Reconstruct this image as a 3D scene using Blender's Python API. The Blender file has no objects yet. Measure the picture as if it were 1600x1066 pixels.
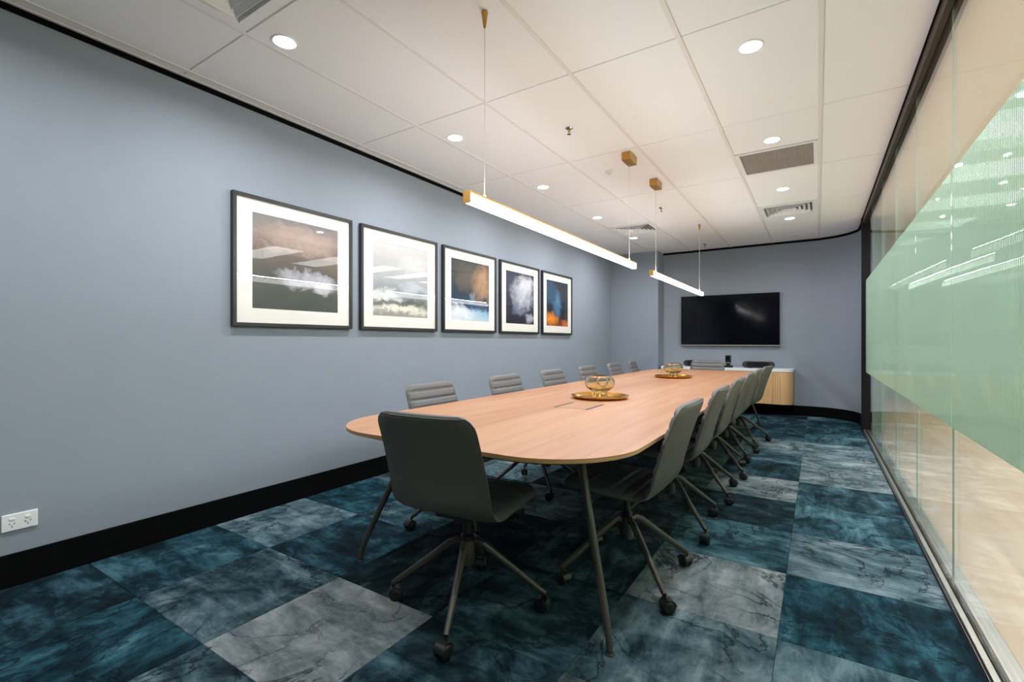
import bpy, bmesh, math, random
from mathutils import Vector, Matrix
random.seed(7)
S = bpy.context.scene
COL = S.collection
PI = math.pi

# ------------------------------------------------------------------ camera, world, exposure
CAM_H = 1.12
cam_d = bpy.data.cameras.new('camera'); cam = bpy.data.objects.new('camera', cam_d); COL.objects.link(cam)
cam_d.sensor_fit = 'HORIZONTAL'; cam_d.sensor_width = 36.0; cam_d.lens = 740.0 / 1600.0 * 36.0
cam_d.clip_start = 0.02; cam_d.shift_y = 1.0 / 1600.0
cam.location = (0, 0, CAM_H); cam.rotation_euler = (PI / 2, 0, math.radians(32.86))
S.camera = cam
W = bpy.data.worlds.new('world'); S.world = W; W.use_nodes = True
W.node_tree.nodes['Background'].inputs[0].default_value = (0.95, 0.97, 1.0, 1)
W.node_tree.nodes['Background'].inputs[1].default_value = 0.6
S.view_settings.view_transform = 'Standard'; S.view_settings.look = 'None'
S.view_settings.gamma = 1.0; S.view_settings.use_curve_mapping = False
S.view_settings.exposure = 0.13
DOWNLIGHT_W = 14.5
FILL_STRIP_W = 11.0  # power of the added ceiling fill strips
PENDANT_E = 8.0
CORRIDOR_E = 9.5
S.cycles.use_denoising = True
S.cycles.max_bounces = 10; S.cycles.diffuse_bounces = 6; S.cycles.transparent_max_bounces = 16
S.cycles.transmission_bounces = 8; S.cycles.sample_clamp_indirect = 8.0

# ------------------------------------------------------------------ dimensions of the room
XL, XG, YF, YB, ZC = -3.10, 0.50, 8.40, -2.30, 2.655
CARPET_P, CX0, CY0 = 0.595, -0.128, 2.042
TABX, TABZ = -1.295, 0.72

# ------------------------------------------------------------------ material helpers
def srgb(r, g, b):
    f = lambda c: (c / 255 / 12.92) if c / 255 <= 0.04045 else ((c / 255 + 0.055) / 1.055) ** 2.4
    return (f(r), f(g), f(b), 1.0)

class NT:
    def __init__(s, name):
        s.m = bpy.data.materials.new(name); s.m.use_nodes = True
        s.t = s.m.node_tree; s.n = s.t.nodes; s.l = s.t.links
        s.out = s.n['Material Output']; s.b = s.n['Principled BSDF']
    def node(s, typ, **kw):
        n = s.n.new(typ)
        for k, v in kw.items():
            if hasattr(n, k): setattr(n, k, v)
        return n
    def link(s, a, b): s.l.new(a, b)
    def val(s, sock, v):
        if hasattr(v, 'is_linked') or hasattr(v, 'links'): s.link(v, sock)
        else: sock.default_value = v
    def math(s, op, a, b=None, c=None, clamp=False):
        n = s.node('ShaderNodeMath', operation=op, use_clamp=clamp)
        s.val(n.inputs[0], a)
        if b is not None: s.val(n.inputs[1], b)
        if c is not None: s.val(n.inputs[2], c)
        return n.outputs[0]
    def mix(s, f, a, b, blend='MIX'):
        n = s.node('ShaderNodeMix', data_type='RGBA', blend_type=blend)
        s.val(n.inputs[0], f); s.val(n.inputs[6], a); s.val(n.inputs[7], b)
        return n.outputs[2]
    def ramp(s, f, stops, interp='LINEAR'):
        n = s.node('ShaderNodeValToRGB'); n.color_ramp.interpolation = interp
        e = n.color_ramp.elements
        while len(e) < len(stops): e.new(0.5)
        for el, (p, c) in zip(e, stops): el.position = p; el.color = c
        s.link(f, n.inputs[0]); return n.outputs[0]
    def noise(s, vec, scale, detail=4, rough=0.55, dist=0.0):
        n = s.node('ShaderNodeTexNoise')
        n.inputs['Scale'].default_value = scale; n.inputs['Detail'].default_value = detail
        n.inputs['Roughness'].default_value = rough; n.inputs['Distortion'].default_value = dist
        if vec is not None: s.link(vec, n.inputs['Vector'])
        return n.outputs['Fac']
    def coord(s, which='Object'): return s.node('ShaderNodeTexCoord').outputs[which]
    def mapping(s, vec, loc=(0, 0, 0), rot=(0, 0, 0), sc=(1, 1, 1)):
        n = s.node('ShaderNodeMapping'); s.link(vec, n.inputs[0])
        n.inputs[1].default_value = loc; n.inputs[2].default_value = rot; n.inputs[3].default_value = sc
        return n.outputs[0]
    def bump(s, h, strength=0.2, dist=0.002):
        n = s.node('ShaderNodeBump'); n.inputs['Strength'].default_value = strength
        n.inputs['Distance'].default_value = dist; s.link(h, n.inputs['Height'])
        s.link(n.outputs[0], s.b.inputs['Normal'])
    def base(s, c): s.val(s.b.inputs['Base Color'], c)
    def set(s, **kw):
        for k, v in kw.items(): s.val(s.b.inputs[k], v)

def plain(name, col, rough=0.5, metal=0.0, bump=0.0, bscale=300.0, spec=0.5, var=0.06):
    t = NT(name); co = t.coord()
    nz = t.noise(co, 6.0, 3)
    dark = tuple(c * (1 - var) for c in col[:3]) + (1,); lite = tuple(min(1, c * (1 + var)) for c in col[:3]) + (1,)
    t.base(t.ramp(nz, [(0.3, dark), (0.7, lite)]))
    t.set(Roughness=rough, Metallic=metal); t.b.inputs['Specular IOR Level'].default_value = spec
    if bump: t.bump(t.noise(co, bscale, 3), bump, 0.001)
    return t.m

M = {}
M['wall'] = plain('wall_paint', srgb(144, 152, 163), 0.75, bump=0.06, bscale=500, spec=0.25, var=0.012)
M['wall_absorber'] = plain('light_absorbing_wall', srgb(44, 50, 56), 0.75, spec=0.25, var=0.02)  # dark tone made up to cut bounce light from the unseen wall
M['black'] = plain('black_trim', (0.0022, 0.0022, 0.0026, 1), 0.7, spec=0.08)
M['bronze'] = plain('bronze_channel', srgb(62, 50, 34), 0.45, 0.5)
M['silver'] = plain('anodised_aluminium', srgb(158, 154, 146), 0.3, 0.9)
M['jamb'] = plain('black_jamb', (0.004, 0.004, 0.0045, 1), 0.5, spec=0.2)
M['ceil_grid'] = plain('ceiling_grid_white', srgb(228, 224, 220), 0.5, var=0.01)
M['leather'] = plain('grey_leather', srgb(92, 92, 95), 0.42, bump=0.25, bscale=450, var=0.05)
M['leather_back'] = plain('grey_leather_back', srgb(84, 82, 75), 0.45, bump=0.25, bscale=450, var=0.05)
M['frame_metal'] = plain('taupe_powder_coat', srgb(74, 69, 63), 0.4, 0.3)
M['caster'] = plain('caster_black', srgb(26, 26, 27), 0.4)
M['mech'] = plain('mechanism_black', srgb(14, 14, 15), 0.5)
M['chrome'] = plain('chrome', srgb(210, 210, 210), 0.12, 1.0)
M['brass'] = plain('brushed_brass', srgb(196, 150, 78), 0.32, 0.85)
M['gold'] = plain('gold_tray', srgb(226, 168, 62), 0.14, 1.0)
M['white_plastic'] = plain('white_plastic', srgb(236, 236, 236), 0.35, var=0.01)
M['grey_dot'] = plain('socket_slot_grey', srgb(70, 70, 72), 0.6)
M['stone'] = plain('white_stone_top', srgb(232, 234, 234), 0.25, var=0.03)
M['picframe'] = plain('charcoal_frame', srgb(40, 39, 40), 0.4, bump=0.1, bscale=200)
M['mat'] = plain('white_mat_board', srgb(240, 236, 230), 0.85, var=0.01)
M['speaker'] = plain('speaker_cloth', srgb(52, 52, 58), 0.9, bump=0.5, bscale=900)
M['device'] = plain('device_black', srgb(16, 16, 18), 0.3)
M['tvbezel'] = plain('tv_bezel', srgb(18, 18, 20), 0.35)
M['grille'] = plain('return_grille_grey', srgb(172, 162, 154), 0.7)
M['grille_bar'] = plain('grille_bar_grey', srgb(184, 174, 166), 0.6)
M['duct'] = plain('duct_dark', srgb(116, 108, 102), 0.8)
M['seal'] = plain('clear_joint_seal', srgb(176, 190, 180), 0.3)
M['wire'] = plain('pendant_cable', srgb(214, 208, 200), 0.4)
M['slab'] = plain('under_carpet_dark', srgb(14, 22, 26), 0.9)
M['corr_wall'] = plain('corridor_wall_green', srgb(176, 200, 178), 0.7, var=0.03)
M['corr_ceil'] = plain('corridor_ceiling', srgb(232, 212, 192), 0.8, var=0.02)
M['plastic_chrome'] = plain('sprinkler_metal', srgb(170, 160, 150), 0.25, 0.9)

def emis(name, col, e):
    t = NT(name); em = t.node('ShaderNodeEmission'); em.inputs[0].default_value = col; em.inputs[1].default_value = e
    t.link(em.outputs[0], t.out.inputs[0]); return t.m
M['lamp'] = emis('downlight_lens', (1, 0.98, 0.95, 1), 9.0)
M['led'] = emis('pendant_led', (1, 0.985, 0.97, 1), PENDANT_E)
M['panel_led'] = emis('corridor_panel_led', (0.97, 0.985, 1.0, 1), CORRIDOR_E)

def m_ceiling():
    t = NT('mineral_fibre_tile'); co = t.coord()
    fine = t.noise(co, 260, 2, 0.7); big = t.noise(co, 3, 2)
    t.base(t.mix(t.ramp(fine, [(0.42, (0, 0, 0, 1)), (0.5, (1, 1, 1, 1))]), srgb(232, 231, 231), srgb(243, 242, 242)))
    t.set(Roughness=0.9); t.bump(fine, 0.25, 0.001); return t.m
M['ceil_tile'] = m_ceiling()

def m_carpet():
    t = NT('watercolour_carpet'); co = t.coord()
    a = lambda nm: t.node('ShaderNodeAttribute', attribute_type='OBJECT', attribute_name=nm).outputs['Fac']
    seed, tone, hue, turn = a('seed'), a('tone'), a('hue'), a('turn')
    rot = t.node('ShaderNodeVectorRotate', rotation_type='Z_AXIS'); t.link(co, rot.inputs['Vector'])
    t.link(t.math('MULTIPLY', turn, PI / 2), rot.inputs['Angle'])
    off = t.node('ShaderNodeCombineXYZ'); t.link(t.math('MULTIPLY', seed, 37.0), off.inputs[0]); t.link(t.math('MULTIPLY', seed, 91.0), off.inputs[1])
    add = t.node('ShaderNodeVectorMath', operation='ADD'); t.link(rot.outputs[0], add.inputs[0]); t.link(off.outputs[0], add.inputs[1])
    v = add.outputs[0]
    st = t.noise(t.mapping(v, sc=(2.6, 8.5, 1)), 1.0, 10, 0.70, 0.5)           # brushed streaks
    blot = t.noise(v, 4.2, 10, 0.70, 0.6)                                      # blotches
    x = t.math('ADD', t.math('MULTIPLY', st, 0.85), t.math('MULTIPLY', blot, 0.85))
    x = t.math('ADD', x, t.math('MULTIPLY_ADD', tone, 0.42, -0.60))
    c_blue = t.ramp(x, [(0.22, srgb(4, 12, 17)), (0.38, srgb(14, 40, 50)), (0.52, srgb(34, 74, 88)), (0.68, srgb(74, 112, 124)), (0.9, srgb(128, 150, 158))])
    c_grey = t.ramp(x, [(0.22, srgb(6, 12, 14)), (0.38, srgb(32, 46, 50)), (0.52, srgb(76, 88, 92)), (0.68, srgb(116, 123, 127)), (0.9, srgb(156, 160, 163))])
    c = t.mix(hue, c_blue, c_grey)
    # thin ink veins
    vn = t.noise(v, 3.0, 6, 0.6, 0.8)
    ridge = t.math('ABSOLUTE', t.math('SUBTRACT', vn, 0.5))
    vein = t.math('SUBTRACT', 1.0, t.math('MULTIPLY', ridge, 42.0), clamp=True)
    gate = t.ramp(t.noise(v, 1.7, 2), [(0.36, (0, 0, 0, 1)), (0.5, (1, 1, 1, 1))])
    c = t.mix(t.math('MULTIPLY', t.math('MULTIPLY', vein, gate), 0.85), c, srgb(6, 18, 24))
    # spilled ink
    ink = t.ramp(t.noise(t.mapping(v, loc=(5, 3, 0)), 2.0, 7, 0.65, 0.6), [(0.56, (0, 0, 0, 1)), (0.63, (1, 1, 1, 1))])
    inkamt = t.math('SUBTRACT', 0.85, t.math('MULTIPLY', tone, 0.75), clamp=True)
    c = t.mix(t.math('MULTIPLY', ink, inkamt), c, srgb(3, 10, 14))
    pile = t.noise(co, 420, 2, 0.8)
    c = t.mix(0.35, c, t.mix(1.0, c, t.ramp(pile, [(0.3, (0.55, 0.55, 0.55, 1)), (0.7, (1.35, 1.35, 1.35, 1))]), 'MULTIPLY'))
    t.base(c); t.set(Roughness=0.95); t.b.inputs['Specular IOR Level'].default_value = 0.1
    t.bump(pile, 0.5, 0.002); return t.m
M['carpet'] = m_carpet()

def m_wood(name, cols, axis='Y', scale=1.0, rough=0.38):
    t = NT(name); co = t.coord()
    sc = {'Y': (14, 0.7, 14), 'Z': (16, 16, 0.9), 'X': (0.7, 14, 14)}[axis]
    v = t.mapping(co, sc=tuple(k * scale for k in sc))
    g = t.noise(v, 1.0, 7, 0.6, 0.8)
    v2 = t.mapping(co, sc=tuple(k * scale * (0.25 if k > 5 else 0.5) for k in sc))
    g2 = t.noise(v2, 1.0, 3, 0.5, 0.4)
    pores = t.noise(t.mapping(co, sc=tuple(k * scale * (9 if k > 5 else 4) for k in sc)), 1.0, 2, 0.6)
    x = t.math('ADD', t.math('MULTIPLY', g, 0.6), t.math('MULTIPLY', g2, 0.4))
    c = t.ramp(x, [(0.3, cols[0]), (0.5, cols[1]), (0.68, cols[2])])
    c = t.mix(t.math('MULTIPLY', t.ramp(pores, [(0.56, (0, 0, 0, 1)), (0.7, (1, 1, 1, 1))]), 0.22), c, cols[0])
    t.base(c); t.set(Roughness=rough); t.bump(pores, 0.05, 0.0006); return t.m
M['oak'] = m_wood('oak_veneer', (srgb(152, 100, 64), srgb(176, 127, 93), srgb(190, 145, 113)), 'Y')
M['oak_edge'] = m_wood('oak_edge', (srgb(166, 124, 78), srgb(186, 146, 98), srgb(198, 160, 112)), 'X')
M['oak_v'] = m_wood('oak_cabinet', (srgb(196, 150, 104), srgb(216, 172, 124), srgb(226, 186, 140)), 'Z')
M['plank'] = m_wood('pale_timber_floor', (srgb(206, 178, 152), srgb(222, 196, 170), srgb(230, 206, 182)), 'Y', 0.5, 0.5)

def m_glass(name, tint, ior=1.5):
    t = NT(name); lw = t.node('ShaderNodeLayerWeight'); lw.inputs[0].default_value = 0.5
    f0 = ((ior - 1) / (ior + 1)) ** 2
    fres = t.math('MULTIPLY_ADD', t.math('POWER', lw.outputs['Facing'], 5.0), 1 - f0, f0)   # same from either face
    tr = t.node('ShaderNodeBsdfTransparent'); tr.inputs[0].default_value = tint
    gl = t.node('ShaderNodeBsdfGlossy'); gl.inputs['Roughness'].default_value = 0.0; gl.inputs[0].default_value = (1, 1, 1, 1)
    mx = t.node('ShaderNodeMixShader'); t.link(fres, mx.inputs[0]); t.link(tr.outputs[0], mx.inputs[1]); t.link(gl.outputs[0], mx.inputs[2])
    t.link(mx.outputs[0], t.out.inputs[0]); return t.m
M['glass'] = m_glass('clear_glass', (0.97, 0.985, 0.975, 1), 1.42)
M['picglass'] = m_glass('picture_glass', (0.99, 0.99, 0.99, 1), 1.3)

def m_film():
    t = NT('reeded_film')
    g = t.node('ShaderNodeBsdfGlass'); g.inputs['Color'].default_value = (0.90, 0.97, 0.92, 1); g.inputs['Roughness'].default_value = 0.02; g.inputs['IOR'].default_value = 1.4
    d = t.node('ShaderNodeBsdfTranslucent'); d.inputs[0].default_value = (0.66, 0.80, 0.70, 1)
    d2 = t.node('ShaderNodeBsdfDiffuse'); d2.inputs[0].default_value = (0.55, 0.70, 0.60, 1)
    m1 = t.node('ShaderNodeMixShader'); m1.inputs[0].default_value = 0.5; t.link(d.outputs[0], m1.inputs[1]); t.link(d2.outputs[0], m1.inputs[2])
    m2 = t.node('ShaderNodeMixShader'); m2.inputs[0].default_value = 0.22; t.link(g.outputs[0], m2.inputs[1]); t.link(m1.outputs[0], m2.inputs[2])
    t.link(m2.outputs[0], t.out.inputs[0]); return t.m
M['film'] = m_film()

def m_amber():
    t = NT('smoked_amber_glass'); t.base((0.90, 0.86, 0.70, 1))
    t.set(Roughness=0.02, IOR=1.45); t.b.inputs['Transmission Weight'].default_value = 1.0; return t.m
M['amber'] = m_amber()

def m_tv():
    t = NT('tv_screen'); co = t.coord(); nz = t.noise(co, 2, 2)
    t.base(t.ramp(nz, [(0.3, (0.002, 0.002, 0.004, 1)), (0.7, (0.004, 0.005, 0.009, 1))])); t.set(Roughness=0.1); t.b.inputs['Specular IOR Level'].default_value = 0.3; return t.m
M['tv'] = m_tv()

def m_art(name, stops, blobs, streak=(2.0, 3.0)):
    """cloud study: vertical colour ramp plus soft wind-torn patches; object coords: y across, z up, both -0.33..0.33"""
    t = NT(name); co = t.coord()
    sep = t.node('ShaderNodeSeparateXYZ'); t.link(co, sep.inputs[0])
    w1 = t.noise(t.mapping(co, sc=(1, streak[0], streak[1])), 2.4, 7, 0.62, 0.6)
    w2 = t.noise(t.mapping(co, loc=(3, 7, 1), sc=(1, streak[0], streak[1])), 3.1, 7, 0.62, 0.6)
    y = t.math('ADD', t.math('MULTIPLY', sep.outputs[1], 1.52), 0.5)
    z = t.math('ADD', t.math('MULTIPLY', sep.outputs[2], 1.6), 0.5)
    yy = t.math('ADD', y, t.math('MULTIPLY_ADD', w1, 0.5, -0.25))
    zz = t.math('ADD', z, t.math('MULTIPLY_ADD', w2, 0.42, -0.21))
    c = t.ramp(zz, stops)
    for i, (cx, cy, rx, ry, col, k) in enumerate(blobs):
        dx = t.math('DIVIDE', t.math('SUBTRACT', yy, cx), rx); dy = t.math('DIVIDE', t.math('SUBTRACT', zz, cy), ry)
        d = t.math('ADD', t.math('MULTIPLY', dx, dx), t.math('MULTIPLY', dy, dy))
        wi = t.noise(t.mapping(co, loc=(i * 3.1, i * 1.7, 2)), 9.0, 6, 0.65, 0.8)
        d = t.math('ADD', d, t.math('MULTIPLY_ADD', wi, 1.4, -0.7))
        f = t.math('MULTIPLY', t.math('SUBTRACT', 1.0, d, clamp=True), k)
        c = t.mix(f, c, col)
    t.base(c); t.set(Roughness=0.6); return t.m

# ------------------------------------------------------------------ mesh helpers
class MB:
    def __init__(s): s.v = []; s.f = []
    def add(s, vs, fs):
        o = len(s.v); s.v += [tuple(p) for p in vs]; s.f += [tuple(i + o for i in f) for f in fs]; return s
    def box(s, x0, x1, y0, y1, z0, z1):
        return s.add([(x0, y0, z0), (x1, y0, z0), (x1, y1, z0), (x0, y1, z0), (x0, y0, z1), (x1, y0, z1), (x1, y1, z1), (x0, y1, z1)],
                     [(0, 3, 2, 1), (4, 5, 6, 7), (0, 1, 5, 4), (1, 2, 6, 5), (2, 3, 7, 6), (3, 0, 4, 7)])
    def tube(s, pts, rad, n=12, cap=True, flat=1.0):
        """round tube through pts; rad: number or list"""
        P = [Vector(p) for p in pts]; R = rad if isinstance(rad, (list, tuple)) else [rad] * len(P)
        vs = []; fs = []; up = None
        for i, p in enumerate(P):
            d = (P[min(i + 1, len(P) - 1)] - P[max(i - 1, 0)]).normalized()
            if up is None:
                a = Vector((0, 0, 1)) if abs(d.z) < 0.9 else Vector((1, 0, 0))
                up = (a - d * a.dot(d)).normalized()
            else: up = (up - d * up.dot(d)).normalized()
            sd = d.cross(up)
            for k in range(n):
                t = 2 * PI * k / n; vs.append(p + (up * math.cos(t) + sd * math.sin(t) * flat) * R[i])
        for i in range(len(P) - 1):
            for k in range(n):
                a, b = i * n + k, i * n + (k + 1) % n
                fs.append((a, b, b + n, a + n))
        if cap: fs.append(tuple(range(n - 1, -1, -1))); fs.append(tuple((len(P) - 1) * n + k for k in range(n)))
        return s.add(vs, fs)
    def lathe(s, prof, n=32, c=(0, 0, 0), axis='z', close=True):
        """prof: list of (r, z)"""
        vs = []; fs = []
        for r, z in prof:
            for k in range(n):
                t = 2 * PI * k / n
                p = (r * math.cos(t), r * math.sin(t), z)
                if axis == 'x': p = (p[2], p[0], p[1])
                if axis == 'y': p = (p[1], p[2], p[0])
                vs.append((c[0] + p[0], c[1] + p[1], c[2] + p[2]))
        for i in range(len(prof) - 1):
            for k in range(n):
                a, b = i * n + k, i * n + (k + 1) % n
                fs.append((a, b, b + n, a + n))
        if close:
            fs.append(tuple(range(n - 1, -1, -1))); fs.append(tuple((len(prof) - 1) * n + k for k in range(n)))
        return s.add(vs, fs)
    def prism(s, outline, z0, z1):
        n = len(outline)
        vs = [(x, y, z0) for x, y in outline] + [(x, y, z1) for x, y in outline]
        fs = [tuple(range(n - 1, -1, -1)), tuple(range(n, 2 * n))] + [(i, (i + 1) % n, n + (i + 1) % n, n + i) for i in range(n)]
        return s.add(vs, fs)
    def loft(s, rings, cap=True):
        n = len(rings[0]); vs = [p for r in rings for p in r]; fs = []
        for i in range(len(rings) - 1):
            for k in range(n):
                a, b = i * n + k, i * n + (k + 1) % n
                fs.append((a, b, b + n, a + n))
        if cap: fs.append(tuple(range(n - 1, -1, -1))); fs.append(tuple((len(rings) - 1) * n + k for k in range(n)))
        return s.add(vs, fs)
    def mesh(s, name, mat, smooth=False, bevel=0.0, seg=2, fix=True):
        me = bpy.data.meshes.new(name); me.from_pydata(s.v, [], s.f); me.update()
        bm = bmesh.new(); bm.from_mesh(me)
        if fix: bmesh.ops.recalc_face_normals(bm, faces=bm.faces)
        if bevel:
            bmesh.ops.bevel(bm, geom=[e for e in bm.edges if e.is_manifold and e.calc_face_angle(0) > 0.6], offset=bevel, segments=seg, affect='EDGES', profile=0.5)
        if smooth:
            for f in bm.faces: f.smooth = True
            for e in bm.edges:
                if e.is_manifold and e.calc_face_angle(0) > (1.2 if smooth == 2 else 0.75): e.smooth = False
        bm.to_mesh(me); bm.free()
        me.materials.append(mat); return me

def obj(name, me, parent=None, loc=None):
    o = bpy.data.objects.new(name, me); COL.objects.link(o)
    if parent is not None: o.parent = parent
    if loc is not None: o.location = loc
    return o
def tag(o, label, cat, group=None):
    o['label'] = label; o['category'] = cat
    if group: o['group'] = group
    return o
def struct(o): o['kind'] = 'structure'; return o
def thing(name, label, cat, loc=(0, 0, 0), rz=0.0, group=None):
    o = bpy.data.objects.new(name, None); COL.objects.link(o); o.empty_display_size = 0.1
    o.location = loc; o.rotation_euler = (0, 0, rz); return tag(o, label, cat, group)
def dup(root, parent=None):
    c = root.copy(); COL.objects.link(c)
    if parent is not None: c.parent = parent
    for ch in list(root.children): dup(ch, c)
    return c
def rrect(x0, x1, y0, y1, r, n=8):
    out = []
    for cx, cy, a0 in ((x1 - r, y0 + r, -PI / 2), (x1 - r, y1 - r, 0), (x0 + r, y1 - r, PI / 2), (x0 + r, y0 + r, PI)):
        for k in range(n + 1):
            a = a0 + PI / 2 * k / n; out.append((cx + r * math.cos(a), cy + r * math.sin(a)))
    return out
ORD = ['first', 'second', 'third', 'fourth', 'fifth', 'sixth', 'seventh', 'eighth']

# ------------------------------------------------------------------ floor with carpet tiles
floor = struct(obj('floor', MB().box(XL - 0.1, XG + 0.1, YB, YF + 0.1, -0.08, -0.008).mesh('floor', M['slab'])))
TONES = {  # (column from the glass, row): (tone, grey share)
 (2, -2): (.45, .35), (3, -2): (.98, 1.0), (4, -2): (.52, .55), (5, -2): (.45, .1), (3, -3): (.55, .5), (4, -3): (.42, .05), (5, -3): (.34, .2),
 (0, -1): (.70, .45), (1, -1): (.72, .55), (2, -1): (.45, .3), (3, -1): (.22, .5), (4, -1): (.36, .15), (5, -1): (.82, .45),
 (0, 0): (.36, .05), (1, 0): (.96, .95), (2, 0): (.42, .4), (3, 0): (.15, .4), (4, 0): (.55, .3), (5, 0): (.48, .0),
 (0, 1): (.74, .55), (1, 1): (.62, .2), (2, 1): (.45, .8), (0, 2): (.66, .2), (1, 2): (.30, .3), (0, 3): (.48, .25), (1, 3): (.88, .9), (2, 2): (.4, .6),
 (0, 4): (.85, .75), (1, 4): (.42, .25), (0, 5): (.84, .7), (1, 5): (.68, .35), (0, 6): (.82, .6), (1, 6): (.92, .7), (0, 7): (.60, .25), (1, 7): (.5, .2),
 (0, 8): (.42, .15), (1, 8): (.40, .1)}
tile_me = {}
rt = random.Random(3)
for k in range(0, 6):
    for r in range(-8, 11):
        x1 = CX0 + CARPET_P * (1 - k); x0 = x1 - CARPET_P; y0 = CY0 + CARPET_P * r; y1 = y0 + CARPET_P
        x0c, x1c, y0c, y1c = max(x0, XL), min(x1, XG - 0.03), max(y0, YB), min(y1, YF)
        if x1c - x0c < 0.02 or y1c - y0c < 0.02: continue
        if k == 5: x0c = XL
        key = (round(x1c - x0c, 3), round(y1c - y0c, 3))
        if key not in tile_me:
            a, b = key[0] / 2 - 0.0006, key[1] / 2 - 0.0006
            tile_me[key] = MB().box(-a, a, -b, b, -0.008, 0.0).mesh('carpet_tile', M['carpet'], bevel=0.0012, seg=1)
        o = obj('carpet_tile', tile_me[key], floor, ((x0c + x1c) / 2, (y0c + y1c) / 2, 0))
        tone, hue = TONES.get((k, r), (rt.uniform(.25, .85), rt.uniform(0, .8)))
        o['seed'] = rt.random(); o['tone'] = float(tone); o['hue'] = float(hue); o['turn'] = float(rt.choice((0, 0, 1)))

# ------------------------------------------------------------------ walls
struct(obj('wall_left', MB().box(XL - 0.12, XL, YB, YF + 0.12, -0.008, 2.72).mesh('wall_left', M['wall'])))
struct(obj('wall_back', MB().box(XL - 0.12, XG + 0.2, YB - 0.12, YB, -0.008, 2.72).mesh('wall_back', M['wall_absorber'])))  # out of view; darkened to keep light off the nearest chair back
struct(obj('wall_column', MB().box(XL, -2.27, 8.07, YF, 0, 2.70).mesh('wall_column', M['wall'])))
RC, XE, YE = 0.55, 0.49, 7.33          # rounded corner: radius, wall end at the glass
def corner_path(inset=0.0, n=14):
    cx, cy = XE - RC, YF - RC; r = RC - inset
    p = [(cx + r * math.cos(a), cy + r * math.sin(a)) for a in [PI / 2 - PI / 2 * i / n for i in range(n + 1)]]
    return [(cx, YF - inset)] + p[1:] + [(XE - inset, YE)]
def ribbon(path_in, path_out, z0, z1):
    m = MB(); n = len(path_in)
    rings = [[(a[0], a[1], z0), (a[0], a[1], z1), (b[0], b[1], z1), (b[0], b[1], z0)] for a, b in zip(path_in, path_out)]
    return m.loft(rings)
struct(obj('wall_far', MB().box(XL - 0.12, XE - RC, YF, YF + 0.12, -0.008, 2.72).mesh('wall_far', M['wall'])))
struct(obj('wall_corner', ribbon(corner_path(0), corner_path(-0.10), -0.008, 2.72).mesh('wall_corner', M['wall'], smooth=True)))
BH = 0.15
struct(obj('baseboard_left', MB().box(XL, XL + 0.014, YB, 8.07, 0, BH).mesh('baseboard_left', M['black'], bevel=0.002)))
struct(obj('baseboard_column', MB().box(XL + 0.014, -2.256, 8.056, 8.07, 0, BH).box(-2.27, -2.256, 8.07, YF, 0, BH).mesh('baseboard_column', M['black'])))
struct(obj('baseboard_far', MB().box(-2.256, XE - RC, YF - 0.014, YF, 0, BH).mesh('baseboard_far', M['black'], bevel=0.002)))
struct(obj('baseboard_corner', ribbon(corner_path(0.014), corner_path(0), 0, BH).mesh('baseboard_corner', M['black'], smooth=True)))
struct(obj('trim_1', MB().box(XL, XL + 0.012, YB, 8.07, ZC - 0.028, ZC + 0.02).mesh('trim_1', M['black'])))
struct(obj('trim_2', MB().box(-2.27, XE - RC, YF - 0.012, YF, ZC - 0.028, ZC + 0.02).mesh('trim_2', M['black'])))
struct(obj('trim_3', ribbon(corner_path(0.012), corner_path(0), ZC - 0.028, ZC + 0.02).mesh('trim_3', M['black'], smooth=True)))

# ------------------------------------------------------------------ ceiling: slab, grid bars, tiles
ceil = struct(obj('ceiling', MB().box(XL - 0.12, XG + 0.1, YB, YF + 0.12, 2.70, 2.80).mesh('ceiling', M['ceil_grid'])))
PX, PY, RX0, RY0 = 0.604, 1.208, 0.013, 2.47
xs = [RX0 - PX * i for i in range(6)]                      # rails
ys = [RY0 + PY * i for i in range(-4, 5)]                  # joints
bar = 0.012
for x in xs:
    obj('grid_bar', MB().box(x - bar, x + bar, YB, YF - 0.012, ZC, ZC + 0.03).mesh('grid_bar', M['ceil_grid'], bevel=0.001, seg=1), ceil)
obj('edge_angle', MB().box(XL + 0.012, XL + 0.03, YB, 8.07, ZC, ZC + 0.03).mesh('edge_angle', M['ceil_grid']), ceil)
VENTS = [(2, 5, 0), (0, 3, 0), (3, 5, 0)]
# cells that hold half a tile plus a fitting: (rail index of right edge, lower joint) -> which half is the fitting
def cell_y(y): return (y - RY0) / PY
edges_x = [XG - 0.03] + xs + [XL + 0.012]
edges_y = [YB] + [y for y in ys if YB < y < YF] + [YF - 0.012]
FIT = {(0, 'grille'): None}
fit_cells = {(1, 3.685): 'far', (1, 6.1): 'near', (4, 6.1): 'near', (4, 0.05): 'far'}
def fit_at(ci, y0):
    for (c, yy), half in fit_cells.items():
        if c == ci and abs(y0 - yy) < 0.1: return half
    return None
ct_me = {}
def ceil_tile(x0, x1, y0, y1):
    g = bar * 0.6; a, b = round((x1 - x0) / 2 - g, 3), round((y1 - y0) / 2 - 0.004, 3)
    if a < 0.01 or b < 0.01: return
    if (a, b) not in ct_me: ct_me[(a, b)] = MB().box(-a, a, -b, b, 0, 0.018).mesh('ceiling_tile', M['ceil_tile'], bevel=0.002, seg=1)
    obj('ceiling_tile', ct_me[(a, b)], ceil, ((x0 + x1) / 2, (y0 + y1) / 2, ZC + 0.004))
fit_rects = []
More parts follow.
